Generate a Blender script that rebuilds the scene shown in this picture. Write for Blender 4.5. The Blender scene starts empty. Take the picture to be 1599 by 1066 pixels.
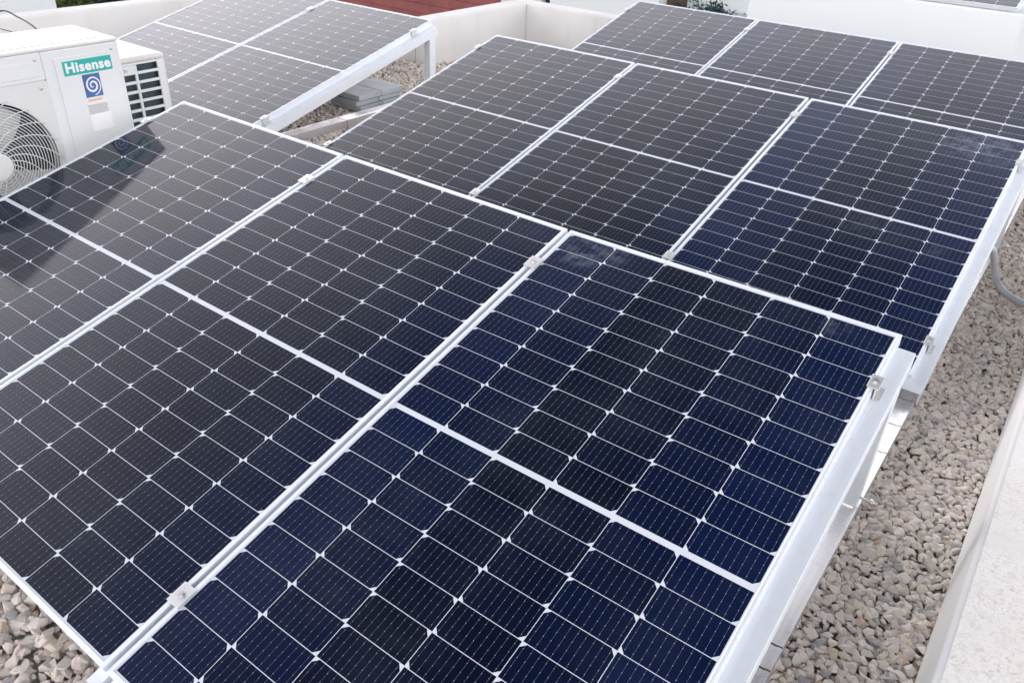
import bpy, bmesh, math, random
import numpy as np
from mathutils import Matrix, Vector, Euler

scene = bpy.context.scene
col = scene.collection
random.seed(7)
rng = np.random.default_rng(11)

# ------------------------------------------------------------------ camera
cd = bpy.data.cameras.new('camera')
cam = bpy.data.objects.new('camera', cd)
col.objects.link(cam)
cam.matrix_world = Matrix((
    (0.80226984, -0.34673226, 0.48594221, 1.23736),
    (0.59516463, 0.40146553, -0.69613540, -0.37189),
    (0.04628356, 0.84770406, 0.52844646, 1.48752),
    (0, 0, 0, 1)))
cd.sensor_width = 36.0
cd.lens = 28.003
cd.clip_start = 0.02
cd.clip_end = 3000
scene.camera = cam
scene.render.resolution_x = 1024
scene.render.resolution_y = 682

# ------------------------------------------------------------------ sky, sun, exposure
SUN_EL, SUN_AZ = math.radians(13), math.radians(-66)      # azimuth from +Y towards +X
world = bpy.data.worlds.new('World')
scene.world = world
world.use_nodes = True
wt = world.node_tree
for n in list(wt.nodes):
    wt.nodes.remove(n)
w_out = wt.nodes.new('ShaderNodeOutputWorld')
w_bg = wt.nodes.new('ShaderNodeBackground')
sky = wt.nodes.new('ShaderNodeTexSky')
sky.sky_type = 'NISHITA'
sky.sun_disc = False
sky.sun_elevation = SUN_EL
sky.sun_rotation = SUN_AZ
sky.altitude = 0
sky.air_density = 1.2
sky.dust_density = 1.5
sky.ozone_density = 1.5
# thin cloud veil and haze: thick near the horizon, thinner overhead
tc = wt.nodes.new('ShaderNodeTexCoord')
nz = wt.nodes.new('ShaderNodeTexNoise')
nz.inputs['Scale'].default_value = 1.6
nz.inputs['Detail'].default_value = 3.0
nz.inputs['Roughness'].default_value = 0.5
ramp = wt.nodes.new('ShaderNodeMapRange')
for k, x in zip(('From Min', 'From Max', 'To Min', 'To Max'), (0.3, 0.7, -0.06, 0.06)):
    ramp.inputs[k].default_value = x
sepw = wt.nodes.new('ShaderNodeSeparateXYZ')
hz = wt.nodes.new('ShaderNodeMapRange')
hz.interpolation_type = 'SMOOTHSTEP'
for k, x in zip(('From Min', 'From Max', 'To Min', 'To Max'), (0.40, 0.84, 0.92, 0.0)):
    hz.inputs[k].default_value = x
addw = wt.nodes.new('ShaderNodeMath')
addw.operation = 'ADD'
addw.use_clamp = True
mixw = wt.nodes.new('ShaderNodeMix')
mixw.data_type = 'RGBA'
VEIL = (30.2, 28.9, 30.3)
wt.links.new(tc.outputs['Generated'], nz.inputs['Vector'])
wt.links.new(nz.outputs['Fac'], ramp.inputs['Value'])
wt.links.new(tc.outputs['Generated'], sepw.inputs[0])
wt.links.new(sepw.outputs[2], hz.inputs['Value'])
wt.links.new(hz.outputs['Result'], addw.inputs[0])
wt.links.new(ramp.outputs['Result'], addw.inputs[1])
wt.links.new(addw.outputs[0], mixw.inputs['Factor'])
wt.links.new(sky.outputs['Color'], mixw.inputs['A'])
# the veil is brighter around the veiled sun (aureole)
sv = (math.sin(SUN_AZ) * math.cos(SUN_EL), math.cos(SUN_AZ) * math.cos(SUN_EL), math.sin(SUN_EL))
dt = wt.nodes.new('ShaderNodeVectorMath')
dt.operation = 'DOT_PRODUCT'
dt.inputs[1].default_value = sv
au = wt.nodes.new('ShaderNodeMapRange')
au.interpolation_type = 'SMOOTHSTEP'
for k, x in zip(('From Min', 'From Max', 'To Min', 'To Max'), (0.2, 1.0, 1.0, 1.35)):
    au.inputs[k].default_value = x
vm = wt.nodes.new('ShaderNodeVectorMath')
vm.operation = 'SCALE'
vm.inputs[0].default_value = VEIL
wt.links.new(tc.outputs['Generated'], dt.inputs[0])
wt.links.new(dt.outputs['Value'], au.inputs['Value'])
wt.links.new(au.outputs['Result'], vm.inputs['Scale'])
wt.links.new(vm.outputs[0], mixw.inputs['B'])
wt.links.new(mixw.outputs['Result'], w_bg.inputs['Color'])
w_bg.inputs['Strength'].default_value = 0.08
wt.links.new(w_bg.outputs['Background'], w_out.inputs['Surface'])

sd = bpy.data.lights.new('sun', 'SUN')
sd.energy = 0.6
sd.angle = math.radians(10)
sd.color = (1.0, 0.95, 0.88)
sun = bpy.data.objects.new('sun', sd)
col.objects.link(sun)
sdir = Vector((math.sin(SUN_AZ) * math.cos(SUN_EL), math.cos(SUN_AZ) * math.cos(SUN_EL), math.sin(SUN_EL)))
sun.rotation_euler = sdir.to_track_quat('Z', 'Y').to_euler()

vs = scene.view_settings
vs.view_transform = 'Standard'
vs.look = 'None'
vs.gamma = 1.0
vs.exposure = 0.21

# ------------------------------------------------------------------ helpers
class MB:
    def __init__(s):
        s.v = []; s.f = []; s.m = []; s.sm = []
    def add(s, verts, faces, mi=0, smooth=False):
        o = len(s.v)
        s.v += [tuple(p) for p in verts]
        s.f += [tuple(i + o for i in f) for f in faces]
        s.m += [mi] * len(faces); s.sm += [smooth] * len(faces)
        return s
    def box(s, x0, x1, y0, y1, z0, z1, c=0.0, mi=0):
        """box, with chamfered edges when c > 0"""
        if c <= 0:
            v = [(x, y, z) for z in (z0, z1) for y in (y0, y1) for x in (x0, x1)]
            return s.add(v, [(0, 2, 3, 1), (4, 5, 7, 6), (0, 1, 5, 4), (2, 6, 7, 3), (0, 4, 6, 2), (1, 3, 7, 5)], mi)
        c = min(c, (x1 - x0) * .45, (y1 - y0) * .45, (z1 - z0) * .45)
        bm = bmesh.new()
        bmesh.ops.create_cube(bm, size=1)
        for q in bm.verts:
            q.co = ((x0 + x1) / 2 + q.co.x * (x1 - x0), (y0 + y1) / 2 + q.co.y * (y1 - y0), (z0 + z1) / 2 + q.co.z * (z1 - z0))
        bmesh.ops.bevel(bm, geom=bm.edges[:], offset=c, segments=2, profile=.5, affect='EDGES')
        s.bm(bm, mi, False); return s
    def bm(s, bm, mi=0, smooth=False):
        bm.verts.index_update()
        s.add([q.co[:] for q in bm.verts], [[l.index for l in f.verts] for f in bm.faces], mi, smooth)
        bm.free(); return s
    def prism(s, prof, axis, a, b, mi=0):
        """extrude a closed profile (list of 2-tuples) along an axis from a to b"""
        n = len(prof)
        def P(q, t):
            return {'x': (t, q[0], q[1]), 'y': (q[0], t, q[1]), 'z': (q[0], q[1], t)}[axis]
        v = [P(q, a) for q in prof] + [P(q, b) for q in prof]
        f = [(i, (i + 1) % n, n + (i + 1) % n, n + i) for i in range(n)]
        f += [tuple(range(n - 1, -1, -1)), tuple(range(n, 2 * n))]
        return s.add(v, f, mi)
    def tube(s, pts, r, n=8, mi=0, caps=True, smooth=True):
        pts = [Vector(p) for p in pts]
        rr = r if isinstance(r, (list, tuple)) else [r] * len(pts)
        t0 = (pts[1] - pts[0]).normalized()
        up = Vector((0, 0, 1)) if abs(t0.z) < .9 else Vector((1, 0, 0))
        nx = t0.cross(up).normalized()
        v = []; f = []
        for i, p in enumerate(pts):
            t = (pts[min(i + 1, len(pts) - 1)] - pts[max(i - 1, 0)]).normalized()
            nx = (nx - t * nx.dot(t)).normalized(); ny = t.cross(nx)
            for k in range(n):
                a = 2 * math.pi * k / n
                v.append(p + (nx * math.cos(a) + ny * math.sin(a)) * rr[i])
        for i in range(len(pts) - 1):
            for k in range(n):
                f.append((i * n + k, i * n + (k + 1) % n, (i + 1) * n + (k + 1) % n, (i + 1) * n + k))
        if caps:
            f.append(tuple(range(n - 1, -1, -1))); f.append(tuple(range((len(pts) - 1) * n, len(pts) * n)))
        return s.add(v, f, mi, smooth)
    def mesh(s, name, mats):
        me = bpy.data.meshes.new(name)
        me.from_pydata(s.v, [], s.f)
        me.polygons.foreach_set('material_index', s.m)
        me.polygons.foreach_set('use_smooth', s.sm)
        for m in (mats if isinstance(mats, (list, tuple)) else [mats]):
            me.materials.append(m)
        bm = bmesh.new(); bm.from_mesh(me); bmesh.ops.recalc_face_normals(bm, faces=bm.faces); bm.to_mesh(me); bm.free()
        me.update()
        return me
    def build(s, name, mats, parent=None):
        return link(name, s.mesh(name, mats), parent)

def link(name, me, parent=None):
    o = bpy.data.objects.new(name, me)
    col.objects.link(o)
    if parent: o.parent = parent
    return o
def tag(o, label=None, cat=None, group=None, kind=None):
    if label: o['label'] = label
    if cat: o['category'] = cat
    if group: o['group'] = group
    if kind: o['kind'] = kind
    return o
def empty(name, loc=(0, 0, 0), rot=(0, 0, 0)):
    o = bpy.data.objects.new(name, None)
    o.empty_display_size = .1
    col.objects.link(o); o.location = loc; o.rotation_euler = rot
    return o

# ------------------------------------------------------------------ materials
def new_mat(name):
    m = bpy.data.materials.new(name); m.use_nodes = True
    return m, m.node_tree, m.node_tree.nodes['Principled BSDF']
def noise(nt, scale, detail=4, rough=.55, vec=None, coord='Object'):
    n = nt.nodes.new('ShaderNodeTexNoise')
    n.inputs['Scale'].default_value = scale; n.inputs['Detail'].default_value = detail; n.inputs['Roughness'].default_value = rough
    if vec is None:
        t = nt.nodes.new('ShaderNodeTexCoord'); vec = t.outputs[coord]
    nt.links.new(vec, n.inputs['Vector'])
    return n.outputs['Fac']
def mapr(nt, v, a, b, c, d):
    n = nt.nodes.new('ShaderNodeMapRange')
    for k, x in zip(('From Min', 'From Max', 'To Min', 'To Max'), (a, b, c, d)): n.inputs[k].default_value = x
    nt.links.new(v, n.inputs['Value']); return n.outputs['Result']
def mixc(nt, fac, A, B):
    n = nt.nodes.new('ShaderNodeMix'); n.data_type = 'RGBA'
    for k, x in (('Factor', fac), ('A', A), ('B', B)):
        if hasattr(x, 'links'): nt.links.new(x, n.inputs[k])
        elif k == 'Factor': n.inputs[k].default_value = x
        else: n.inputs[k].default_value = (*x, 1)
    return n.outputs['Result']
def math_(nt, op, a, b=None, c=None):
    n = nt.nodes.new('ShaderNodeMath'); n.operation = op
    for i, x in enumerate((a, b, c)):
        if x is None: continue
        if hasattr(x, 'links'): nt.links.new(x, n.inputs[i])
        else: n.inputs[i].default_value = x
    return n.outputs[0]
def bump(nt, h, strength, dist, b):
    n = nt.nodes.new('ShaderNodeBump'); n.inputs['Strength'].default_value = strength; n.inputs['Distance'].default_value = dist
    nt.links.new(h, n.inputs['Height']); nt.links.new(n.outputs['Normal'], b.inputs['Normal'])

def simple(name, c, rough=.5, metal=0., var=.08, scale=6., bmp=0., bscale=60., c2=None, spec=.5):
    m, nt, b = new_mat(name)
    f = noise(nt, scale, 5)
    lo = c2 if c2 else tuple(x * (1 - var) for x in c)
    hi = c if c2 else tuple(min(1, x * (1 + var)) for x in c)
    cc = mixc(nt, mapr(nt, f, .35, .65, 0, 1), lo, hi)
    nt.links.new(cc, b.inputs['Base Color'])
    b.inputs['Roughness'].default_value = rough; b.inputs['Metallic'].default_value = metal
    b.inputs['Specular IOR Level'].default_value = spec
    if bmp: bump(nt, noise(nt, bscale, 6, .6), bmp, .004, b)
    return m

def aluminium(name, base=(.86, .88, .90), rough=.36, streak=.06, metal=.9):
    m, nt, b = new_mat(name)
    t = nt.nodes.new('ShaderNodeTexCoord'); mp = nt.nodes.new('ShaderNodeMapping')
    mp.inputs['Scale'].default_value = (90, 2.0, 90)
    nt.links.new(t.outputs['Object'], mp.inputs['Vector'])
    s = noise(nt, 1.0, 3, .6, mp.outputs['Vector'])
    d = noise(nt, 9, 5, .65)
    c1 = mixc(nt, mapr(nt, s, .3, .7, 0, 1), tuple(x * (1 - streak) for x in base), base)
    c2 = mixc(nt, mapr(nt, d, .52, .75, 0, .35), c1, (.62, .60, .57))
    nt.links.new(c2, b.inputs['Base Color'])
    nt.links.new(mapr(nt, d, .3, .8, rough - .06, rough + .16), b.inputs['Roughness'])
    b.inputs['Metallic'].default_value = metal
    return m

M = {}
M['alu'] = aluminium('anodised_aluminium', (.86, .91, .95), .42, .05, .3)
M['alu_frame'] = aluminium('frame_aluminium', (.84, .89, .94), .42, .04, .4)
M['alu_rail'] = aluminium('mill_aluminium', (.84, .84, .84), .28, .10, .8)
M['alu_clamp'] = aluminium('clamp_aluminium', (.74, .74, .73), .42, .05, .85)
M['steel'] = simple('zinc_bolt', (.72, .72, .70), .3, .95)

GLASS_IOR, GLASS_ROUGH = 1.31, .055
def glass_coat(nt, b):
    b.inputs['Coat Weight'].default_value = 1.0
    b.inputs['Coat IOR'].default_value = GLASS_IOR
    b.inputs['Coat Roughness'].default_value = GLASS_ROUGH

def backsheet_mat():
    m, nt, b = new_mat('white_backsheet_under_glass')
    b.inputs['Base Color'].default_value = (.64, .68, .74, 1)
    b.inputs['Roughness'].default_value = .6; b.inputs['Specular IOR Level'].default_value = .2
    glass_coat(nt, b)
    return m
M['backsheet'] = backsheet_mat()

def cell_mat():
    m, nt, b = new_mat('monocrystalline_cell_under_glass')
    t = nt.nodes.new('ShaderNodeTexCoord')
    sp = nt.nodes.new('ShaderNodeSeparateXYZ'); nt.links.new(t.outputs['Object'], sp.inputs[0])
    u, v = sp.outputs[0], sp.outputs[1]
    pitch = .166 / 9
    fu = math_(nt, 'SUBTRACT', math_(nt, 'FRACT', math_(nt, 'DIVIDE', u, pitch)), .5)
    du = math_(nt, 'MULTIPLY', math_(nt, 'ABSOLUTE', fu), pitch)
    line = mapr(nt, du, .00016, .00036, 1, 0)
    pv = .083 / 4
    fv = math_(nt, 'SUBTRACT', math_(nt, 'FRACT', math_(nt, 'DIVIDE', v, pv)), .5)
    dv = math_(nt, 'MULTIPLY', math_(nt, 'ABSOLUTE', fv), pv)
    rr = math_(nt, 'SQRT', math_(nt, 'ADD', math_(nt, 'MULTIPLY', du, du), math_(nt, 'MULTIPLY', math_(nt, 'MULTIPLY', dv, dv), .45)))
    dot = mapr(nt, rr, .0005, .0009, 1, 0)
    # very fine fingers across the cell
    ff = math_(nt, 'ABSOLUTE', math_(nt, 'SUBTRACT', math_(nt, 'FRACT', math_(nt, 'DIVIDE', v, .0016)), .5))
    fing = mapr(nt, ff, .03, .06, 1, 0)
    oi = nt.nodes.new('ShaderNodeObjectInfo')
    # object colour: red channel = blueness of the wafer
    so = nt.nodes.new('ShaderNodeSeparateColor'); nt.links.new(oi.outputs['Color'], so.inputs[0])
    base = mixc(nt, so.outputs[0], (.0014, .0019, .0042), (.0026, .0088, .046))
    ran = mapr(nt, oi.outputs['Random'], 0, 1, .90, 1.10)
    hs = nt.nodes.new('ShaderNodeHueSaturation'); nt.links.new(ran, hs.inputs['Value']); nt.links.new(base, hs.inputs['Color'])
    c = mixc(nt, math_(nt, 'MULTIPLY', fing, .02), hs.outputs[0], (.25, .27, .32))
    c = mixc(nt, math_(nt, 'MULTIPLY', line, .34), c, (.42, .44, .48))
    c = mixc(nt, math_(nt, 'MULTIPLY', dot, .5), c, (.72, .74, .78))
    # dust film and dried smears on the glass, laid out in roof coordinates
    geo = nt.nodes.new('ShaderNodeNewGeometry')
    n1 = noise(nt, 2.2, 6, .62, geo.outputs['Position']); n2 = noise(nt, 26, 5, .6, geo.outputs['Position'])
    dust = math_(nt, 'MULTIPLY', mapr(nt, n1, .45, .8, .0, .05), mapr(nt, n2, .3, .7, .3, 1))
    for p, r, k in (((.10, 1.62, .41), .09, .36), ((.20, 1.655, .42), .06, .20), ((.88, 1.655, .42), .05, .16), ((.93, 3.92, .40), .22, .22), ((.78, 3.88, .39), .14, .20), ((.60, 3.1, .19), .22, .05), ((.92, 3.05, .18), .06, .12), ((-1.07, 1.66, .42), .05, .22)):
        d = nt.nodes.new('ShaderNodeVectorMath'); d.operation = 'DISTANCE'
        nt.links.new(geo.outputs['Position'], d.inputs[0]); d.inputs[1].default_value = p
        g = mapr(nt, d.outputs['Value'], 0, r, 1, 0)
        g = math_(nt, 'MULTIPLY', g, mapr(nt, n2, .42, .62, 0, 1))
        dust = math_(nt, 'ADD', dust, math_(nt, 'MULTIPLY', g, k))
    c = mixc(nt, dust, c, (.36, .42, .50))
    nt.links.new(c, b.inputs['Base Color'])
    b.inputs['Roughness'].default_value = .5
    b.inputs['Specular IOR Level'].default_value = .0
    b.inputs['Sheen Weight'].default_value = .14; b.inputs['Sheen Roughness'].default_value = .35; b.inputs['Sheen Tint'].default_value = (.62, .78, 1, 1)  # bluish sheen lifts cells at grazing angles, standing in for lens glare
    glass_coat(nt, b)
    nt.links.new(mapr(nt, n1, .3, .8, GLASS_ROUGH * .7, GLASS_ROUGH * 2.2), b.inputs['Coat Roughness'])
    return m
M['cell'] = cell_mat()

def plaster(name, c, dirt=(.55, .53, .49), amt=.35, bscale=220, bmp=.25, spots=0., streak=0.):
    m, nt, b = new_mat(name)
    f = noise(nt, 1.7, 7, .62); g = noise(nt, 45, 5, .6)
    cc = mixc(nt, mapr(nt, f, .5, .8, 0, amt), c, dirt)
    cc = mixc(nt, mapr(nt, g, .55, .75, 0, .10), cc, dirt)
    if spots:
        h = noise(nt, 160, 3, .7); f2 = noise(nt, 4, 4, .6)
        h2 = noise(nt, 55, 4, .7)
        k = math_(nt, 'MULTIPLY', math_(nt, 'ADD', mapr(nt, h, .50, .66, 0, .7), mapr(nt, h2, .52, .68, 0, .7)), mapr(nt, f2, .38, .62, .12, 1))
        cc = mixc(nt, math_(nt, 'MULTIPLY', k, spots), cc, (.60, .53, .44))
    if streak:      # rain streaks running down the face
        t = nt.nodes.new('ShaderNodeTexCoord'); mp = nt.nodes.new('ShaderNodeMapping')
        mp.inputs['Scale'].default_value = (7, 7, .7); nt.links.new(t.outputs['Object'], mp.inputs['Vector'])
        q = noise(nt, 1.0, 5, .6, mp.outputs['Vector'])
        cc = mixc(nt, mapr(nt, q, .56, .74, 0, streak), cc, (.50, .48, .43))
    nt.links.new(cc, b.inputs['Base Color'])
    b.inputs['Roughness'].default_value = .85; b.inputs['Specular IOR Level'].default_value = .25
    bump(nt, noise(nt, bscale, 4, .6), bmp, .002, b)
    return m
M['plaster'] = plaster('white_plaster', (.77, .77, .75), streak=.35)
M['kerb_top'] = plaster('rough_white_coping', (.80, .79, .76), (.62, .57, .50), .45, 110, 1.0, 1.0)
M['kerb_side'] = plaster('smooth_kerb_render', (.70, .70, .69), (.60, .59, .57), .35, 200, .12)
M['house'] = plaster('white_house_paint', (.77, .82, .82), (.72, .77, .77), .3, 60, .1)
M['house_grey'] = plaster('pale_lilac_render', (.66, .65, .70), (.60, .60, .64), .3, 60, .1)
M['ac'] = simple('ivory_powder_coat', (.71, .735, .73), .38, 0, .02, 3)
M['ac_top'] = simple('weathered_white_lid', (.70, .70, .69), .45, 0, .03, 5, c2=(.64, .62, .60))
M['ac_grille'] = simple('grey_white_grille', (.66, .68, .67), .45, 0, .03, 8)
M['dark'] = simple('dark_interior', (.035, .045, .055), .6, 0, .2, 8)
M['fins'] = simple('coil_fins', (.05, .075, .095), .45, .3, .2, 30)
M['teal'] = simple('teal_badge', (.03, .42, .36), .35, 0, .03, 4)
M['blue'] = simple('blue_sticker', (.06, .14, .33), .35, 0, .15, 14)
M['white_print'] = simple('white_print', (.82, .83, .84), .4, 0, .02, 4)
M['orange'] = simple('orange_print', (.80, .45, .20), .5, 0, .05, 8)
M['grey_print'] = simple('grey_print', (.22, .22, .23), .5, 0, .05, 8)
M['recess'] = simple('handle_recess_plastic', (.52, .53, .53), .5, 0, .04, 6)
M['slab'] = simple('grey_concrete_paver', (.46, .50, .52), .8, 0, .12, 9, .4, 120)
M['conduit'] = simple('grey_pvc_conduit', (.45, .48, .50), .4, 0, .05, 10)
M['cable'] = simple('black_cable', (.03, .03, .03), .5)
M['clay'] = simple('red_brown_boards', (.26, .075, .07), .65, 0, .2, 3)
M['brown'] = simple('brown_timber', (.12, .07, .05), .7, 0, .2, 6)
M['pane'] = simple('dark_window_pane', (.03, .04, .05), .08, 0, .1, 3)
M['bark'] = simple('bark', (.10, .075, .05), .9, 0, .3, 12)
M['soil'] = simple('planter_soil', (.05, .04, .03), .9, 0, .3, 20)

def leaf_mat(name, a, b_):
    m, nt, b = new_mat(name)
    g = nt.nodes.new('ShaderNodeNewGeometry')
    c = mixc(nt, g.outputs['Random Per Island'], a, b_)
    nt.links.new(c, b.inputs['Base Color'])
    b.inputs['Roughness'].default_value = .6; b.inputs['Specular IOR Level'].default_value = .25
    return m
M['leaf_light'] = leaf_mat('olive_leaves', (.08, .12, .04), (.16, .20, .08))
M['leaf_dark'] = leaf_mat('dark_leaves', (.02, .045, .05), (.04, .08, .085))

def stone_mat():
    m, nt, b = new_mat('crushed_limestone')
    g = nt.nodes.new('ShaderNodeNewGeometry')
    r = nt.nodes.new('ShaderNodeValToRGB')
    els = r.color_ramp.elements
    els[0].position = 0; els[0].color = (.36, .36, .37, 1)
    els[1].position = 1; els[1].color = (.60, .44, .32, 1)
    for p, c in ((.05, (.44, .44, .45)), (.08, (.62, .58, .54)), (.35, (.77, .70, .63)), (.60, (.84, .77, .69)), (.80, (.78, .71, .645)), (.90, (.87, .82, .75)), (.97, (.78, .66, .52))):
        e = els.new(p); e.color = (*c, 1)
    nt.links.new(g.outputs['Random Per Island'], r.inputs[0])
    f = noise(nt, 90, 5, .65, g.outputs['Position'])
    big = noise(nt, 1.1, 3, .5, g.outputs['Position'])
    c = mixc(nt, mapr(nt, f, .3, .75, 0, .3), r.outputs[0], (.64, .57, .50))
    c = mixc(nt, mapr(nt, big, .4, .7, 0, .25), c, (.64, .57, .50))
    nt.links.new(c, b.inputs['Base Color'])
    b.inputs['Roughness'].default_value = .85; b.inputs['Specular IOR Level'].default_value = .25
    bump(nt, noise(nt, 240, 4, .6, g.outputs['Position']), .35, .002, b)
    return m
M['stone'] = stone_mat()
M['bed'] = simple('gravel_bed', (.32, .30, .28), .95, 0, .35, 55, 1.0, 90)
M['terrain'] = simple('dry_green_terrain', (.06, .075, .045), .95, 0, .4, .25)

# ------------------------------------------------------------------ setting
GZ = -.14                     # gravel surface
TH = math.radians(14.158)
PW, PL, PP = 1.038, 1.755, 1.0514
ROWS = {'A': (0, 0, 0), 'B': (.0128, 2.3245, -.0064), 'C': (-.0199, 4.3169, .006), 'D': (-3.7563, 2.3965, -.0112)}

mb = MB(); N = 24; S = 1200
pts = []
for j in range(N + 1):
    for i in range(N + 1):
        x = (i / N * 2 - 1); y = (j / N * 2 - 1)
        pts.append((math.copysign(abs(x) ** 2.2, x) * S, math.copysign(abs(y) ** 2.2, y) * S, -7.0))
mb.add(pts, [(j * (N + 1) + i, j * (N + 1) + i + 1, (j + 1) * (N + 1) + i + 1, (j + 1) * (N + 1) + i) for j in range(N) for i in range(N)])
tag(mb.build('ground', M['terrain']), kind='structure')
tag(MB().box(-5.75, 1.95, -3.4, 4.9, -6.99, GZ - .03).box(-3.6, 1.95, 4.9, 6.45, -6.99, GZ - .03).build('roof_deck', M['bed']), kind='structure')

# right kerb parapet: battered face with a rounded arris
def round_prof(x_foot, x_top, z0, z1, x_far, r=.02, n=5):
    p = [(x_foot, z0)]
    for k in range(n + 1):
        a = math.pi - k / n * math.pi / 2
        p.append((x_top + r + r * math.cos(a), z1 - r + r * math.sin(a)))
    for k in range(n + 1):
        a = math.pi / 2 - k / n * math.pi / 2
        p.append((x_far - r + r * math.cos(a), z1 - r + r * math.sin(a)))
    p.append((x_far, z0))
    return p
t = empty('parapet_wall', (1.365, 2, GZ))
tag(t, 'low white parapet with rough speckled top along the gravel strip on the right', 'wall', 'roof parapets')
prof = [(a - 1.365, b - GZ) for a, b in round_prof(1.362, 1.374, GZ - .1, .10, 1.78, .012)]
k = MB(); k.prism(prof, 'y', -5.4, 4.3); side = k.build('wall_face', M['kerb_side'], t)
cp = MB(); cp.box(1.388 - 1.365, 1.775 - 1.365, -5.39, 4.29, .239, .2425); cp.build('coping', M['kerb_top'], t)

def parapet(label, foot, x0, x1, y0, y1, top, cap=.03):
    t = empty('parapet_wall', foot)
    tag(t, label, 'wall', 'roof parapets')
    fx, fy, fz = foot
    b = MB().box(x0 - fx, x1 - fx, y0 - fy, y1 - fy, -.1, top - fz, .016)
    b.build('wall_face', M['plaster'], t)
    return t
parapet('short white parapet running back from the raised panels to the rear corner', (-3.55, 5.6, GZ), -3.64, -3.45, 4.92, 6.29, .217)
parapet('white rear parapet behind the third row of panels', (-1, 6.4, GZ), -3.64, 1.36, 6.294, 6.48, .213)
parapet('white parapet across the back of the raised two-panel array', (-4.5, 5.0, GZ), -5.53, -3.644, 4.92, 5.10, .16)
parapet('white left parapet behind the air conditioners', (-5.62, 2, GZ), -5.74, -5.55, -3.3, 5.10, .205)

# ------------------------------------------------------------------ gravel
def stone_shapes(n):
    out = []
    for k in range(n):
        r = np.random.default_rng(100 + k)
        d = r.normal(size=(13, 3)); d /= np.linalg.norm(d, axis=1, keepdims=True)
        s = np.array([1.0, r.uniform(.62, .95), r.uniform(.42, .68)])
        p = d * r.uniform(.82, 1.1, (13, 1)) * s
        bm = bmesh.new()
        for q in p: bm.verts.new(q)
        h = bmesh.ops.convex_hull(bm, input=bm.verts[:])
        bmesh.ops.delete(bm, geom=[e for e in h['geom_interior'] if isinstance(e, bmesh.types.BMVert)], context='VERTS')
        bm.verts.index_update()
        v = np.array([q.co[:] for q in bm.verts]); f = np.array([[q.index for q in fc.verts] for fc in bm.faces if len(fc.verts) == 3])
        bm.free(); out.append((v, f))
    return out
SH = stone_shapes(28)
def gravel(name, label, regions):
    Vs = []; Fs = []; off = 0
    for (x0, x1, y0, y1, sp, size) in regions:
        nx, ny = int((x1 - x0) / sp), int((y1 - y0) / sp)
        gx, gy = np.meshgrid(np.arange(nx), np.arange(ny))
        for layer in range(2):
            px = x0 + (gx.ravel() + .5 + rng.uniform(-.5, .5, gx.size)) * sp
            py = y0 + (gy.ravel() + .5 + rng.uniform(-.5, .5, gx.size)) * sp
            for i in range(px.size):
                v, f = SH[rng.integers(len(SH))]
                s = size * .5 * float(np.clip(rng.lognormal(0, .26), .5, 1.7))
                a, b, c = rng.uniform(0, 6.283), rng.normal(0, .38), rng.normal(0, .38)
                ca, sa, cb, sb, cc, sc = math.cos(a), math.sin(a), math.cos(b), math.sin(b), math.cos(c), math.sin(c)
                R = np.array([[ca, -sa, 0], [sa, ca, 0], [0, 0, 1]]) @ np.array([[cb, 0, sb], [0, 1, 0], [-sb, 0, cb]]) @ np.array([[1, 0, 0], [0, cc, -sc], [0, sc, cc]])
                z = GZ - size * (.62 if layer == 0 else .33) + rng.uniform(-.1, .12) * size
                Vs.append((v * s) @ R.T + (px[i], py[i], z)); Fs.append(f + off); off += len(v)
    V = np.concatenate(Vs).astype(np.float32); F = np.concatenate(Fs).astype(np.int32)
    me = bpy.data.meshes.new(name)
    me.vertices.add(len(V)); me.vertices.foreach_set('co', V.ravel())
    me.loops.add(F.size); me.loops.foreach_set('vertex_index', F.ravel())
    me.polygons.add(len(F)); me.polygons.foreach_set('loop_start', np.arange(0, F.size, 3, dtype=np.int32))
    me.polygons.foreach_set('use_smooth', np.zeros(len(F), dtype=bool)); me.update(calc_edges=True); me.validate()
    me.materials.append(M['stone'])
    o = link(name, me); tag(o, label, 'gravel', kind='stuff')
    return o
gravel('gravel', 'pale crushed limestone gravel covering the flat roof', [
    (.80, 1.385, -.7, 2.9, .0195, .031), (.85, 1.385, 2.9, 6.28, .022, .031),
    (-2.3, .80, -.75, .30, .026, .041),
    (-3.46, -1.95, 2.1, 4.93, .028, .036), (-3.46, -2.1, 4.93, 6.28, .035, .040), (-4.6, -3.46, 4.1, 4.93, .032, .038),
    (-5.5, -1.95, .3, 2.1, .045, .052), (-1.95, .80, 1.62, 2.45, .036, .042)])

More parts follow.
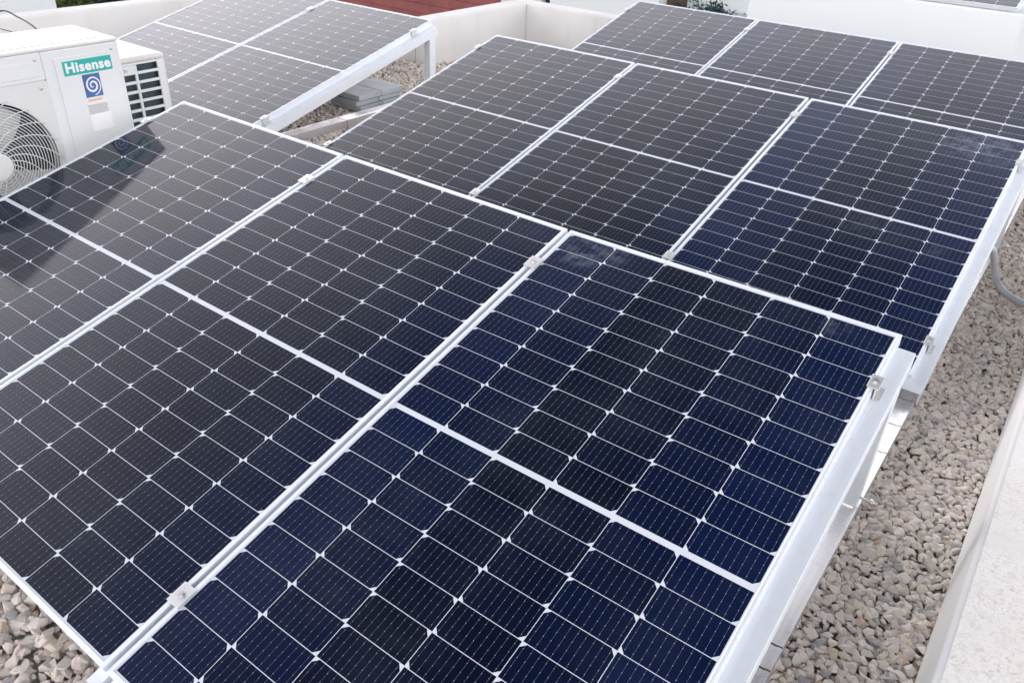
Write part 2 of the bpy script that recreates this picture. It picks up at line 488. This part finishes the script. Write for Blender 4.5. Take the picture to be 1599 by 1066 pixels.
# ------------------------------------------------------------------ solar panels
CW, CH, CG, MID = .1667, .0837, .0018, .016
MU = (PW - 6 * CW - 5 * CG) / 2
MV = (PL - 20 * CH - 18 * CG - MID) / 2
def cell_mesh(flip):
    c = .0120; tck = .00012
    p = [(0, 0), (CW, 0), (CW, CH - c), (CW - c, CH), (c, CH), (0, CH - c)]
    if flip: p = [(x, CH - y) for x, y in p][::-1]
    b = MB(); b.prism([(x, y) for x, y in p], 'z', 0, tck)
    return b.mesh('cell', M['cell'])
CELLS = (cell_mesh(False), cell_mesh(True))
def frame_mesh():
    h, lip, w, ft = .035, .0105, .0022, .028
    b = MB()
    # profile in (inward, height): side wall, top lip, small inner step
    prof = [(0, -h), (ft, -h), (ft, -h + w), (w, -h + w), (w, -.006), (lip, -.006), (lip, -.0012), (lip - .0016, 0), (.0042, 0), (.0036, -.0006), (.0026, -.0006), (.002, 0), (.0008, 0), (0, -.0008)]
    n = len(prof); V = []
    for (sx, sy, ox, oy) in ((1, 1, 0, 0), (-1, 1, PW, 0), (-1, -1, PW, PL), (1, -1, 0, PL)):
        V += [(ox + sx * a, oy + sy * a, z) for a, z in prof]
    F = []
    for c in range(4):
        d = (c + 1) % 4
        for i in range(n):
            j = (i + 1) % n
            F.append((c * n + i, d * n + i, d * n + j, c * n + j))
    b.add(V, F); return b.mesh('frame', M['alu_frame'])
FRAME = frame_mesh()
BACK = MB().box(.0025, PW - .0025, .0025, PL - .0025, -.0055, -.0034).mesh('backsheet', M['backsheet'])
JB = MB().box(PW / 2 - .05, PW / 2 + .05, PL / 2 - .03, PL / 2 + .03, -.022, -.0056, .003).mesh('junction_box', M['cable'])

def solar_panel(label, row, i, blue, roll=0., loc=None, rot=None, group='solar panels on tilted racks'):
    o = ROWS[row] if row else (0, 0, 0)
    root = empty('solar_panel', loc or (o[0] + i * PP, o[1], o[2]))
    root.rotation_mode = 'XYZ'
    m = Matrix.Rotation(TH, 3, 'X') @ Matrix.Rotation(-roll, 3, 'Y')
    root.rotation_euler = rot or m.to_euler()
    tag(root, label, 'solar panel', group)
    link('frame', FRAME, root); link('backsheet', BACK, root); link('junction_box', JB, root)
    for c in range(6):
        for r in range(20):
            ob = link('cell', CELLS[c % 2], root)
            ob.location = (MU + c * (CW + CG), MV + r * (CH + CG) + (MID - CG if r >= 10 else 0), -.00338)
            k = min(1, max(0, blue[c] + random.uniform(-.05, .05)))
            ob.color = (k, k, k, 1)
    return root
solar_panel('solar panel nearest the camera at the right end of the front row', 'A', 0, (.72, .52, .25, .30, .52, .74), roll=math.atan(.018 / PW))
solar_panel('solar panel in the middle of the front row, between the two others', 'A', -1, (.34, .30, .25, .25, .34, .48))
solar_panel('front row solar panel beside the air conditioner, mirroring its side', 'A', -2, (.3, .25, .2, .25, .3, .45))
solar_panel('solar panel at the right end of the second row, above the grey conduit', 'B', 0, (.95, .72, .42, .40, .6, .85))
solar_panel('middle solar panel of the second row', 'B', -1, (.35, .2, .15, .2, .3, .55))
solar_panel('left solar panel of the second row, next to the paver stack', 'B', -2, (.2, .15, .15, .15, .2, .35))
solar_panel('right solar panel of the rear row, cut off by the picture edge', 'C', 0, (.8, .5, .3, .3, .4, .6))
solar_panel('middle solar panel of the rear row, in front of the white building', 'C', -1, (.8, .5, .3, .3, .4, .7))
solar_panel('left solar panel of the rear row, near the parapet corner', 'C', -2, (.4, .3, .3, .2, .3, .6))
solar_panel('right panel of the separate two-panel array, over the paver stack', 'D', 0, (.2, .15, .15, .15, .2, .25))
solar_panel('left panel of the separate two-panel array, behind the air conditioner', 'D', -1, (.2, .15, .15, .15, .2, .25))

# ------------------------------------------------------------------ mounting frames
BW, BH = .086, .058          # inclined beam section
RZ0, RZ1 = GZ - .01, -.0925  # base rail
def beam_prof(w, h, slot=True):
    # hat-like extrusion: flat top with a centre slot and lips
    a = w / 2
    if not slot:
        return [(-a, -h), (-a + .004, -h), (-a + .004, -.004), (a - .004, -.004), (a - .004, -h), (a, -h), (a, -.0008), (a - .0008, 0), (-a + .0008, 0), (-a, -.0008)]
    return [(-a, -h), (-a + .004, -h), (-a + .004, -.004), (-.011, -.004), (-.011, -.027), (.011, -.027), (.011, -.004), (a - .004, -.004), (a - .004, -h), (a, -h), (a, -.0008), (a - .0008, 0), (.008, 0), (.008, -.024), (-.008, -.024), (-.008, 0), (-a + .0008, 0), (-a, -.0008)]
BEAM = {}
def beam_mesh(v0, v1, slot):
    key = (v0, v1, slot)
    if key not in BEAM: BEAM[key] = MB().prism(beam_prof(BW, BH, slot), 'y', v0, v1).mesh('beam', M['alu'])
    return BEAM[key]
def clamp_mesh(end):
    b = MB()
    if not end:      # mid clamp: plate bridging two frames
        b.box(-.021, .021, -.026, .026, .0006, .0052, .0012)
        b.box(-.0055, .0055, -.024, .024, -.033, .0004)
    else:            # end clamp: plate with a leg down to the beam
        b.box(-.017, .013, -.024, .024, .0006, .0052, .0012)
        b.box(.004, .0085, -.024, .024, -.034, .0004)
        b.box(.0088, .022, -.024, .024, -.0345, -.0305, .001)
    return b.mesh('clamp', M['alu_clamp'])
CLAMP = (clamp_mesh(False), clamp_mesh(True))
def bolt_mesh(r=.0065, h=.006):
    b = MB()
    for rr, z0, z1, n in ((r * 1.35, 0, .0012, 16), (r, .0013, h, 6)):
        b.prism([(rr * math.cos(2 * math.pi * k / n), rr * math.sin(2 * math.pi * k / n)) for k in range(n)], 'z', z0, z1)
    return b.mesh('bolt', M['steel'])
BOLT = bolt_mesh()
STUD = MB().tube([(0, 0, 0), (.05, 0, 0)], .004, 8).tube([(.030, 0, 0), (.040, 0, 0)], .009, 6).mesh('bolt', M['steel'])
POSTS = {}
def mount(label, row, x, kind, lift=0.):
    """kind: 'mid' seam, 'right' or 'left' end"""
    o = ROWS[row]
    root = empty('mounting_frame', (x, o[1], RZ1))
    tag(root, label, 'mounting frame', 'triangular panel supports')
    zo = o[2] - RZ1
    bo = link('beam', beam_mesh(-.035, 1.742, kind == 'mid'), root)
    nrm = Vector((0, -math.sin(TH), math.cos(TH))); vd = Vector((0, math.cos(TH), math.sin(TH)))
    bo.rotation_euler = (TH, 0, 0)
    bo.location = Vector((0, 0, zo)) + nrm * (-.0356 + lift)
    # rear post: vertical channel cut to the beam's slope
    yc = 1.66; top0 = lambda y: zo + y * math.tan(TH) - (.0366 + .004 - lift) / math.cos(TH)
    key = (round(lift, 3), row)
    if key not in POSTS:
        b = MB(); a = BW / 2 - .0045
        y0, y1 = yc - .03, yc + .03
        for (xa, xb, ya, yb) in ((a - .052, a - .0485, y0, y1), (a - .0035, a, y0, y1), (a - .0485, a - .0035, y0, y0 + .0035)):
            v = [(xx, yy, zz) for zz in (0, 1) for yy in (ya, yb) for xx in (xa, xb)]
            v = [(xx, yy, (.001 if zz == 0 else top0(yy) - .0005)) for xx, yy, zz in v]
            b.add(v, [(0, 2, 3, 1), (4, 5, 7, 6), (0, 1, 5, 4), (2, 6, 7, 3), (0, 4, 6, 2), (1, 3, 7, 5)])
        POSTS[key] = b.mesh('rear_post', M['alu'])
    po = link('rear_post', POSTS[key], root)
    s = link('bolt', STUD, po); s.location = (BW / 2 - .006, yc, .02)
    for v in (.20, 1.552):
        end = kind != 'mid'
        c = link('clamp', CLAMP[1 if end else 0], root)
        xe = {'mid': 0, 'right': -BW / 2 + .040, 'left': BW / 2 - .040}[kind]
        c.location = Vector((xe, 0, zo)) + vd * v + nrm * lift
        c.rotation_euler = (TH, 0, 0) if kind != 'left' else (Matrix.Rotation(TH, 3, 'X') @ Matrix.Rotation(math.pi, 3, 'Z')).to_euler()
        q = link('bolt', BOLT, c); q.location = (0, 0, .0053)
        if end: q.location = (-.002, 0, .0053)
    return root
names = {'A': 'front row', 'B': 'second row', 'C': 'rear row'}
for r in 'ABC':
    ox = ROWS[r][0]; xr = ox + PW + BW / 2 - .040; xl = ox - 2 * PP - BW / 2 + .040
    mount('silver sloping rail and post at the right end of the ' + names[r], r, xr, 'right', .018 if r == 'A' else 0)
    mount('aluminium support under the seam between right and middle panels, ' + names[r], r, ox - .0067, 'mid')
    mount('aluminium support under the seam between middle and left panels, ' + names[r], r, ox - PP - .0067, 'mid')
    mount('aluminium support under the left edge of the ' + names[r], r, xl, 'left')
ox = ROWS['D'][0]
mount('aluminium rail and tall post beside the paver stack, two-panel array', 'D', ox + PW + BW / 2 - .040, 'right')
mount('aluminium support under the seam of the two-panel array', 'D', ox - .0067, 'mid')
mount('aluminium support under the left edge of the two-panel array', 'D', ox - PP - BW / 2 + .040, 'left')

def rail_prof(w, h):
    a = w / 2
    return [(-a, 0), (a, 0), (a, h - .001), (a - .001, h), (a - .012, h), (a - .012, h - .003), (-a + .012, h - .003), (-a + .012, h), (-a + .001, h), (-a, h - .001)]
def base_rail(label, x, cuts):
    root = empty('base_rail', (x, cuts[0], RZ0))
    tag(root, label, 'base rail', 'base rails lying on the gravel')
    for a, b in zip(cuts[:-1], cuts[1:]):
        MB().prism(rail_prof(.092, RZ1 - RZ0 - .0005), 'y', a - cuts[0] + .003, b - cuts[0] - .003).build('rail_section', M['alu_rail'], root)
    return root
cuts = (-.12, .95, 1.03, 1.95, 2.13, 2.31, 3.28, 3.37, 4.38, 4.52, 6.10)
base_rail('bright base rail along the gravel strip at the right end of the rows', PW + BW / 2 - .040, cuts)
base_rail('base rail under the seam between the right and middle panels', -.0067, cuts)
base_rail('base rail under the seam between the middle and left panels', -PP - .0067, cuts)
base_rail('base rail under the left ends of the three rows', -2 * PP - BW / 2 + .040, cuts)
cutsD = (2.30, 3.2, 4.15)
base_rail('pale base rail in front of the paver stack', ox + PW + BW / 2 - .040, cutsD)
base_rail('base rail under the seam of the two-panel array', ox - .0067, cutsD)
base_rail('base rail under the left edge of the two-panel array', ox - PP - BW / 2 + .040, cutsD)

# ------------------------------------------------------------------ ballast pavers under the raised array
lv = ('bottom', 'middle', 'top')
for k in range(3):
    for j in range(2):
        w, l, h = .30, .214, .038
        x = -2.995 + (.012, -.010, .006)[k]; y = 3.58 + j * .221 + (.010, -.004, .006)[k]
        b = MB().box(-w / 2, w / 2, -l / 2, l / 2, 0, h - .003, .004)
        o = b.build('paver_slab', M['slab'])
        o.location = (x, y, GZ + .004 + k * h); o.rotation_euler.z = random.uniform(-.012, .012)
        tag(o, 'grey concrete paver, %s layer of the stack, %s half' % (lv[k], ('nearer', 'farther')[j]), 'paver', 'ballast pavers')

# ------------------------------------------------------------------ conduit
def catmull(P, n=8):
    P = [Vector(p) for p in P]; P = [P[0] * 2 - P[1]] + P + [P[-1] * 2 - P[-2]]; out = []
    for i in range(1, len(P) - 2):
        for k in range(n):
            t = k / n; a, b, c, d = P[i - 1:i + 3]
            out.append(.5 * ((2 * b) + (c - a) * t + (2 * a - 5 * b + 4 * c - d) * t * t + (3 * b - a - 3 * c + d) * t ** 3))
    return out + [P[-2]]
b = MB().tube(catmull([(.99, 3.20, .03), (1.04, 3.36, .085), (1.082, 3.47, .085), (1.10, 3.55, .03), (1.12, 3.61, -.05), (1.155, 3.59, -.105), (1.21, 3.52, -.118), (1.30, 3.465, -.118), (1.40, 3.44, -.10)]), .0155, 14)
tag(b.build('conduit', M['conduit']), 'grey plastic conduit bending down onto the gravel by the second row', 'conduit')

# ------------------------------------------------------------------ air conditioners
def text_mesh(txt, size, mat, offset=0., extrude=.0006, shear=0., spacing=1.):
    cu = bpy.data.curves.new('text', 'FONT'); cu.body = txt; cu.size = size; cu.extrude = extrude; cu.offset = offset
    cu.shear = shear; cu.align_x = 'CENTER'; cu.align_y = 'CENTER'; cu.space_character = spacing; cu.resolution_u = 3
    o = bpy.data.objects.new('text', cu); col.objects.link(o)
    dg = bpy.context.evaluated_depsgraph_get()
    me = bpy.data.meshes.new_from_object(o.evaluated_get(dg))
    bpy.data.objects.remove(o); bpy.data.curves.remove(cu)
    me.materials.clear(); me.materials.append(mat)
    return me
FACE_X = Matrix(((0, 0, 1), (1, 0, 0), (0, 1, 0)))      # text x -> +Y, text y -> +Z, front -> +X
def on_face(me, name, parent, p):
    o = link(name, me, parent); o.location = p; o.rotation_euler = FACE_X.to_euler(); return o

X1, Y0, Y1, Z0, Z1 = -2.35, .66, 1.582, -.02, .682
ac = empty('air_conditioner', ((X1 - .19), (Y0 + Y1) / 2, Z0 - .12))
tag(ac, 'white outdoor air conditioner unit with round fan grille and teal badge', 'air conditioner')
ax, ay, az = ac.location
def A(x, y, z): return (x - ax, y - ay, z - az)
def abox(b, x0, x1, y0, y1, z0, z1, c=0., mi=0): return b.box(x0 - ax, x1 - ax, y0 - ay, y1 - ay, z0 - az, z1 - az, c, mi)
XB = X1 - .36
FY, FZ, FR = .952, .25, .262          # fan centre and opening
# front plate with a real round opening
b = MB()
ring_n = 64
def plate(b, x, y0, y1, z0, z1):
    cy, cz = FY, FZ
    inner = [(cy + FR * math.cos(2 * math.pi * k / ring_n), cz + FR * math.sin(2 * math.pi * k / ring_n)) for k in range(ring_n)]
    outer = []
    for k in range(ring_n):
        a = 2 * math.pi * k / ring_n; dy, dz = math.cos(a), math.sin(a)
        t = min(((y1 - cy) / dy if dy > 1e-6 else 9), ((y0 - cy) / dy if dy < -1e-6 else 9), ((z1 - cz) / dz if dz > 1e-6 else 9), ((z0 - cz) / dz if dz < -1e-6 else 9))
        outer.append((cy + t * dy, cz + t * dz))
    V = [A(x, *q) for q in inner] + [A(x, *q) for q in outer] + [A(x - .05, *q) for q in inner]
    n = ring_n
    F = [(k, (k + 1) % n, n + (k + 1) % n, n + k) for k in range(n)] + [(k, 2 * n + k, 2 * n + (k + 1) % n, (k + 1) % n) for k in range(n)]
    b.add(V, F)
FPY = 1.238; FPZ = .556
plate(b, X1 - .004, Y0 + .012, FPY + .010, Z0 + .012, FPZ + .010)
b.build('fan_surround', M['ac_grille'], ac)
b = MB()
abox(b, XB, X1, FPY + .0005, Y1, Z0, Z1 - .014, .006)                # compressor side with the badge
abox(b, XB, X1, Y0, FPY, FPZ + .0005, Z1 - .014, .003)              # strip above the fan
abox(b, XB, X1, Y0, Y0 + .0195, Z0, FPZ, .004)
abox(b, XB, X1, Y0 + .0197, FPY, Z0, Z0 + .0195, .003)
abox(b, XB, XB + .02, Y0 + .0197, FPY, Z0 + .0197, FPZ)
b.build('casing', M['ac'], ac)
b = MB(); abox(b, XB - .004, X1 + .003, Y0 - .003, Y1 + .003, Z1 - .0135, Z1, .006); lid = b.build('lid', M['ac_top'], ac)
b = MB(); abox(b, XB + .05, X1 - .05, Y0 + .06, Y1 - .06, Z1 - .003, Z1 + .0035, .003); b.build('lid_panel', M['ac_top'], lid)
b = MB(); abox(b, X1 + .0003, X1 + .004, 1.285, Y1 - .022, Z0 + .05, Z1 - .048, .0035); b.build('front_panel', M['ac'], ac)
b = MB(); abox(b, X1 + .0003, X1 + .003, Y0 + .03, FPY - .02, FPZ + .018, Z1 - .048, .0025); b.build('front_panel', M['ac'], ac)
b = MB(); abox(b, XB + .03, X1 - .08, Y0 + .03, FPY - .01, Z0 + .03, FPZ - .01); b.build('fan_cavity', M['fins'], ac)
# fan guard: rings and swept spokes
guard = None
b = MB()
for k in range(17):
    r = .066 + k * .0122; n = 60
    b.tube([A(X1 + .004 + .012 * (1 - (r / FR) ** 2), FY + r * math.cos(2 * math.pi * j / n), FZ + r * math.sin(2 * math.pi * j / n)) for j in range(n + 1)], .0019, 5, caps=False)
guard = b.build('fan_guard', M['ac_grille'], ac)
for s in range(20):
    P = []
    for j in range(15):
        q = j / 14; r = .055 + q * (.262 - .055 + .012); a = 2 * math.pi * s / 20 - 1.05 * q ** .85
        P.append(A(X1 + .0055 + .012 * (1 - (min(r, FR) / FR) ** 2), FY + r * math.cos(a), FZ + r * math.sin(a)))
    MB().tube(P, .0022, 5).build('guard_spoke', M['ac_grille'], guard)
b = MB()
n = 40; hub = []
for r, dx in ((.060, .012), (.060, .019), (.052, .0225), (.0, .0235)):
    hub.append([A(X1 + dx, FY + r * math.cos(2 * math.pi * j / n), FZ + r * math.sin(2 * math.pi * j / n)) for j in range(n)])
V = sum(hub, []); b.add(V, [(i * n + j, i * n + (j + 1) % n, (i + 1) * n + (j + 1) % n, (i + 1) * n + j) for i in range(2) for j in range(n)] + [tuple(range(2 * n, 3 * n))], 0, False)
b.build('guard_hub', M['ac_grille'], guard)
for s in range(3):                      # fan blades behind the guard
    V = []; F = []
    for i in range(9):
        for j in range(9):
            r = .05 + i / 8 * .19; a = 2.094 * s + .4 + j / 8 * 1.25 * (1 - .15 * i / 8) + .35 * i / 8
            V.append(A(X1 - .065 + .055 * j / 8, FY + r * math.cos(a), FZ + r * math.sin(a)))
    F = [(i * 9 + j, i * 9 + j + 1, (i + 1) * 9 + j + 1, (i + 1) * 9 + j) for i in range(8) for j in range(8)]
    MB().add(V, F, 0, True).build('fan_blade', M['ac_grille'], ac)
# badge, sticker, handle, label, screws
XP = X1 + .0043
b = MB(); abox(b, XP, XP + .002, 1.316, 1.533, .557, .617, .001); bd = b.build('badge', M['teal'], ac)
on_face(text_mesh('Hisense', .056, M['white_print'], .0021, .0004, 0, 1.09), 'lettering', bd, A(XP + .0026, 1.4245, .5865)).scale = (1.05, 1, 1)
b = MB(); abox(b, XP, XP + .0008, 1.388, 1.466, .453, .551); st = b.build('sticker', M['blue'], ac)
P = []
for k in range(90):
    q = k / 89; a = 1.2 + q * 2.05 * 2 * math.pi; r = .005 + .0325 * q
    P.append(A(XP + .0012, 1.427 + r * math.cos(-a), .502 + r * math.sin(-a) * 1.12))
V = []; F = []
for k in range(90):
    c = Vector(A(XP + .0012, 1.427, .502)); p = Vector(P[k]); d = (p - c).normalized(); w = .0019 + .0022 * math.sin(math.pi * min(1, k / 89 * 1.05))
    V += [p - d * w, p + d * w]
F = [(2 * k, 2 * k + 1, 2 * k + 3, 2 * k + 2) for k in range(89)]
MB().add(V, F).build('spiral', M['white_print'], st)
on_face(text_mesh('inverter', .020, M['orange'], .0004, .0002), 'lettering', st, A(XP + .0006, 1.426, .441))
b = MB(); abox(b, XP - .0035, XP + .0006, 1.386, 1.474, .380, .420, .001); hd = b.build('handle_recess', M['recess'], ac)
b = MB(); abox(b, XP, XP + .005, 1.382, 1.478, .4205, .427, .002); b.build('handle_lip', M['ac'], hd)
b = MB(); abox(b, XP, XP + .0012, 1.384, 1.482, .306, .379); b.build('label_plate', M['white_print'], ac)
SCREW = MB().tube([(0, 0, 0), (.003, 0, 0)], .006, 10).mesh('screw', M['alu_clamp'])
for y, z in ((1.545, Z1 - .041), (1.21, Z1 - .041), (1.0, Z1 - .041), (.75, Z1 - .041)):
    s = link('screw', SCREW, ac); s.location = A(X1 + .0005, y, z)
s = link('screw', SCREW, ac); s.location = A(X1 - .003, 1.21, .525)
for yy in (Y0 + .12, Y1 - .18):
    b = MB(); abox(b, XB - .02, X1 + .02, yy, yy + .06, Z0 - .12, Z0 - .0005, .004); b.build('foot', M['slab'], ac)

# second unit: seen from its slotted end
X2, U0, U1, W0, W1 = -2.60, 1.60, 1.938, -.12, .528
a2 = empty('air_conditioner', (-3.0, 1.77, W0 - .02))
tag(a2, 'white air conditioner behind, showing its side with rows of dark slots', 'air conditioner')
ax, ay, az = a2.location
X2B = X2 - .80
b = MB()
abox(b, X2B, X2 - .03, U0, U1, W0, W1 - .028, .006); 
b.build('casing', M['dark'], a2)
b = MB(); abox(b, X2B - .004, X2 + .006, U0 - .004, U1 + .004, W1 - .0275, W1, .010); b.build('lid', M['ac_top'], a2)
b = MB(); abox(b, X2B, X2 - .001, U0 - .003, U0 - .0005, W0, W1 - .028); b.build('side_skin', M['ac'], a2)
b = MB(); abox(b, X2B, X2 - .001, U1 + .0005, U1 + .003, W0, W1 - .028); b.build('side_skin', M['ac'], a2)
T = .012
def fb(y0, y1, z0, z1, nm='slat'):
    b = MB(); abox(b, X2 - T, X2, y0, y1, z0, z1, .0025); return b.build(nm, M['ac'], a2)
fb(U0, 1.716, W0, W1 - .0283, 'end_plate'); fb(1.901, U1, W0, W1 - .0283, 'end_plate'); fb(1.776, 1.7895, W0, .4885, 'stile')
fb(1.7163, 1.9007, .4890, W1 - .0283, 'end_plate')
fb(1.7163, 1.7757, .4445, .4887, 'end_plate')
for k in range(13):
    z = .4885 - k * .0450
    if z - .045 < W0 + .02: break
    fb(1.7898, 1.9007, z - .045, z - .0315)
    if k < 12: fb(1.7163, 1.7757, z - .0895, z - .0752)
b = MB(); abox(b, X2 - .030, X2 - .0285, 1.70, 1.905, W0 + .01, .488); b.build('coil', M['fins'], a2)
on_face(text_mesh('T1', .018, M['grey_print'], .0005, .0002), 'lettering', a2, A(X2 + .0008, 1.728, .466))
b = MB(); abox(b, X2B + .1, X2B + .16, U0, U1, W0 - .02, W0 - .0005); b.build('foot', M['slab'], a2)
b = MB(); abox(b, X2 - .16, X2 - .10, U0, U1, W0 - .02, W0 - .0005); b.build('foot', M['slab'], a2)
for nm, pp in (('thick', [(-3.9, 1.35, -.10), (-3.5, 1.45, .5), (-3.30, 1.52, .665), (-3.10, 1.525, .665), (-2.90, 1.50, .645), (-2.76, 1.48, .58), (-2.74, 1.47, .2), (-2.75, 1.46, -.13)]), ('thin', [(-3.9, 1.25, -.10), (-3.5, 1.35, .42), (-3.25, 1.42, .60), (-3.05, 1.42, .63), (-2.89, 1.41, .62), (-2.76, 1.40, .5), (-2.745, 1.40, .1), (-2.75, 1.39, -.13)])):
    o = MB().tube(catmull(pp), .0045 if nm == 'thick' else .003, 7).build('cable', M['cable'])
    tag(o, 'upper dark cable looping behind the air conditioner' if nm == 'thick' else 'lower thin cable looping behind the air conditioner', 'cable', 'cables behind the air conditioner')

# ------------------------------------------------------------------ neighbours
def bld(label, name, loc, cat='building', group=None):
    t = empty(name, loc); tag(t, label, cat, group); return t
# white building behind the rear row, with a panel on its roof
t = bld('large white building wall rising behind the rear row of panels', 'white_building', (-.7, 8.6, -7))
MB().box(-1.23, 1.20, -.6, 3.0, 0, 7.472, .02).build('wall', M['house'], t)
solar_panel('solar panel on the roof of the white building, top right', None, 0, (.6, .4, .3, .3, .4, .6), loc=(-.62, 8.0, .512), rot=(TH, 0, 0), group='solar panels on the white building')
# grey support fillets under that panel
st = empty('panel_stand', (0, 8.04, .4725))
tag(st, 'grey wedge stand carrying the panel on the white building', 'panel stand')
for x in (-.55, .36): MB().prism([(0, 0), (1.62, 0), (1.62, .375)], 'x', x, x + .04).build('wedge', M['alu'], st)

# pale house with dark slit window and red-brown boarded neighbour, lower down behind the left corner
t = bld('pale two-tone house with a dark slit window behind the parapet corner', 'house', (-6, 13, -7))
MB().box(-2.05, -1.16, -1.0, 5, 0, 9, .0).build('wall', M['house_grey'], t)
MB().box(-.99, 1.08, -1.0, 5, 0, 9, .0).build('wall', M['house'], t)
MB().box(-1.159, -.991, -.85, 5, 0, 9).build('wall', M['house_grey'], t)
w = MB().box(-1.155, -.995, -.90, -.86, 4, 8.6).build('window', M['alu_clamp'], t)
MB().box(-1.14, -1.01, -.912, -.9005, 4.1, 8.5).build('pane', M['pane'], w)
MB().box(1.081, 1.335, -.7, 5, 0, 9).build('timber_panel', M['brown'], t)
t = bld('red-brown boarded building beyond the two-panel array', 'boarded_building', (-11, 13, -7))
MB().box(-6.0, 2.93, -.78, 5, 0, 9).build('wall', M['clay'], t)
z = 2.0
while z < 8.9:
    MB().box(-6.0, 2.93, -.80, -.7802, z, z + .172, .006).build('board', M['clay'], t)
    z += .178
# terrace wall with shrubs right of the house
t = bld('pale terrace wall with a ledge behind the left rear panel', 'terrace_wall', (-4, 12.6, -7), 'wall')
MB().box(-.66, 2.4, -.1, .1, 0, 6.62, .01).build('wall', M['house'], t)
MB().box(-.05, 2.4, -.32, -.101, 0, 6.42, .01).build('ledge', M['house_grey'], t)

def leaf_cloud(n, rad, leaf, seed, squash=1.0, holes=.0):
    r = np.random.default_rng(seed); V = []; F = []
    cl = [(r.normal(size=3) * rad * .42 * np.array([1, 1, squash]), rad * r.uniform(.28, .55)) for _ in range(12)]
    for k in range(n):
        c, s = cl[r.integers(len(cl))]
        d = r.normal(size=3); d /= np.linalg.norm(d)
        p = c + d * s * r.uniform(.55, 1.0) * np.array([1, 1, squash])
        a = r.normal(size=3); a /= np.linalg.norm(a); bb = np.cross(a, r.normal(size=3)); bb /= np.linalg.norm(bb)
        l = leaf * r.uniform(.6, 1.4)
        o = len(V)
        V += [p - a * l, p + bb * l * .38, p + a * l, p - bb * l * .38]; F.append((o, o + 1, o + 2, o + 3))
    return V, F
def plant(name, label, cat, loc, h, rad, n, leaf, mat, seed, group, squash=1.0, trunk=True):
    t = empty(name, loc); tag(t, label, cat, group)
    V, F = leaf_cloud(n, rad, leaf, seed, squash)
    MB().add([(x, y, z + h) for x, y, z in V], F).build('crown', M[mat], t)
    b = MB(); r = random.Random(seed)
    b.tube([(0, 0, 0), (.03 * h, .02 * h, h * .45), (0, 0, h * .95)], [h * .035, h * .026, h * .012], 7)
    for k in range(5):
        a = r.uniform(0, 6.28); b.tube([(.02 * h, .01 * h, h * .5), (rad * .45 * math.cos(a), rad * .45 * math.sin(a), h * r.uniform(.75, 1.05))], [h * .014, h * .005], 5)
    b.build('trunk', M['bark'], t)
    return t
shr = [(-4.50, .20, .20, 'smallest dark shrub above the left rear panel'), (-4.22, .36, .30, 'tall feathery shrub above the left rear panel'), (-3.98, .34, .24, 'loose shrub right of the tall feathery one'), (-3.72, .24, .20, 'low sprig on the ledge of the terrace wall'), (-3.45, .26, .24, 'pale bush by the ledge near the white building')]
for i, (x, h, r_, lab) in enumerate(shr):
    plant('shrub', lab, 'shrub', (x, 12.15, -.95 if i < 3 else -.93), h, r_, 340, .03, 'leaf_dark' if i < 4 else 'leaf_light', 40 + i, 'shrubs on the neighbouring terrace', 1.0)
b = MB().box(-4.7, -2.6, 11.95, 12.27, -6.99, -.93, .02); tag(b.build('planter', M['house']), 'long pale planter holding the terrace shrubs', 'planter')

# top left: white block and trees below the roof
t = bld('plain white block beyond the left parapet, top left corner', 'white_block', (-9.6, 3.2, -7))
MB().box(-1.0, .55, -3.0, 1.385, 0, 8.0, .02).build('wall', M['house'], t)
tr = [(-20, 10.25, -7, 4.42, .62, 'leaf_light', 'small pale green tree left of the others, by the white block'), (-20, 12.6, -7, 4.45, .85, 'leaf_light', 'wider pale green tree at the right of the dark tree group'),
      (-26, 12.5, -7, 3.5, 1.5, 'leaf_dark', 'left dark tree behind the small pale green one'), (-26.5, 14.3, -7, 3.6, 1.6, 'leaf_dark', 'middle dark tree beyond the left parapet'), (-26, 16.0, -7, 3.5, 1.5, 'leaf_dark', 'right dark tree beyond the left parapet'), (-31, 17.5, -7, 4.4, 3.0, 'leaf_dark', 'largest dark tree at the back of the group')]
for i, (x, y, z, h, r_, mt, lab) in enumerate(tr):
    plant('tree', lab, 'tree', (x, y, z), h, r_, 4500, .11, mt, 60 + i, 'trees below the roof')
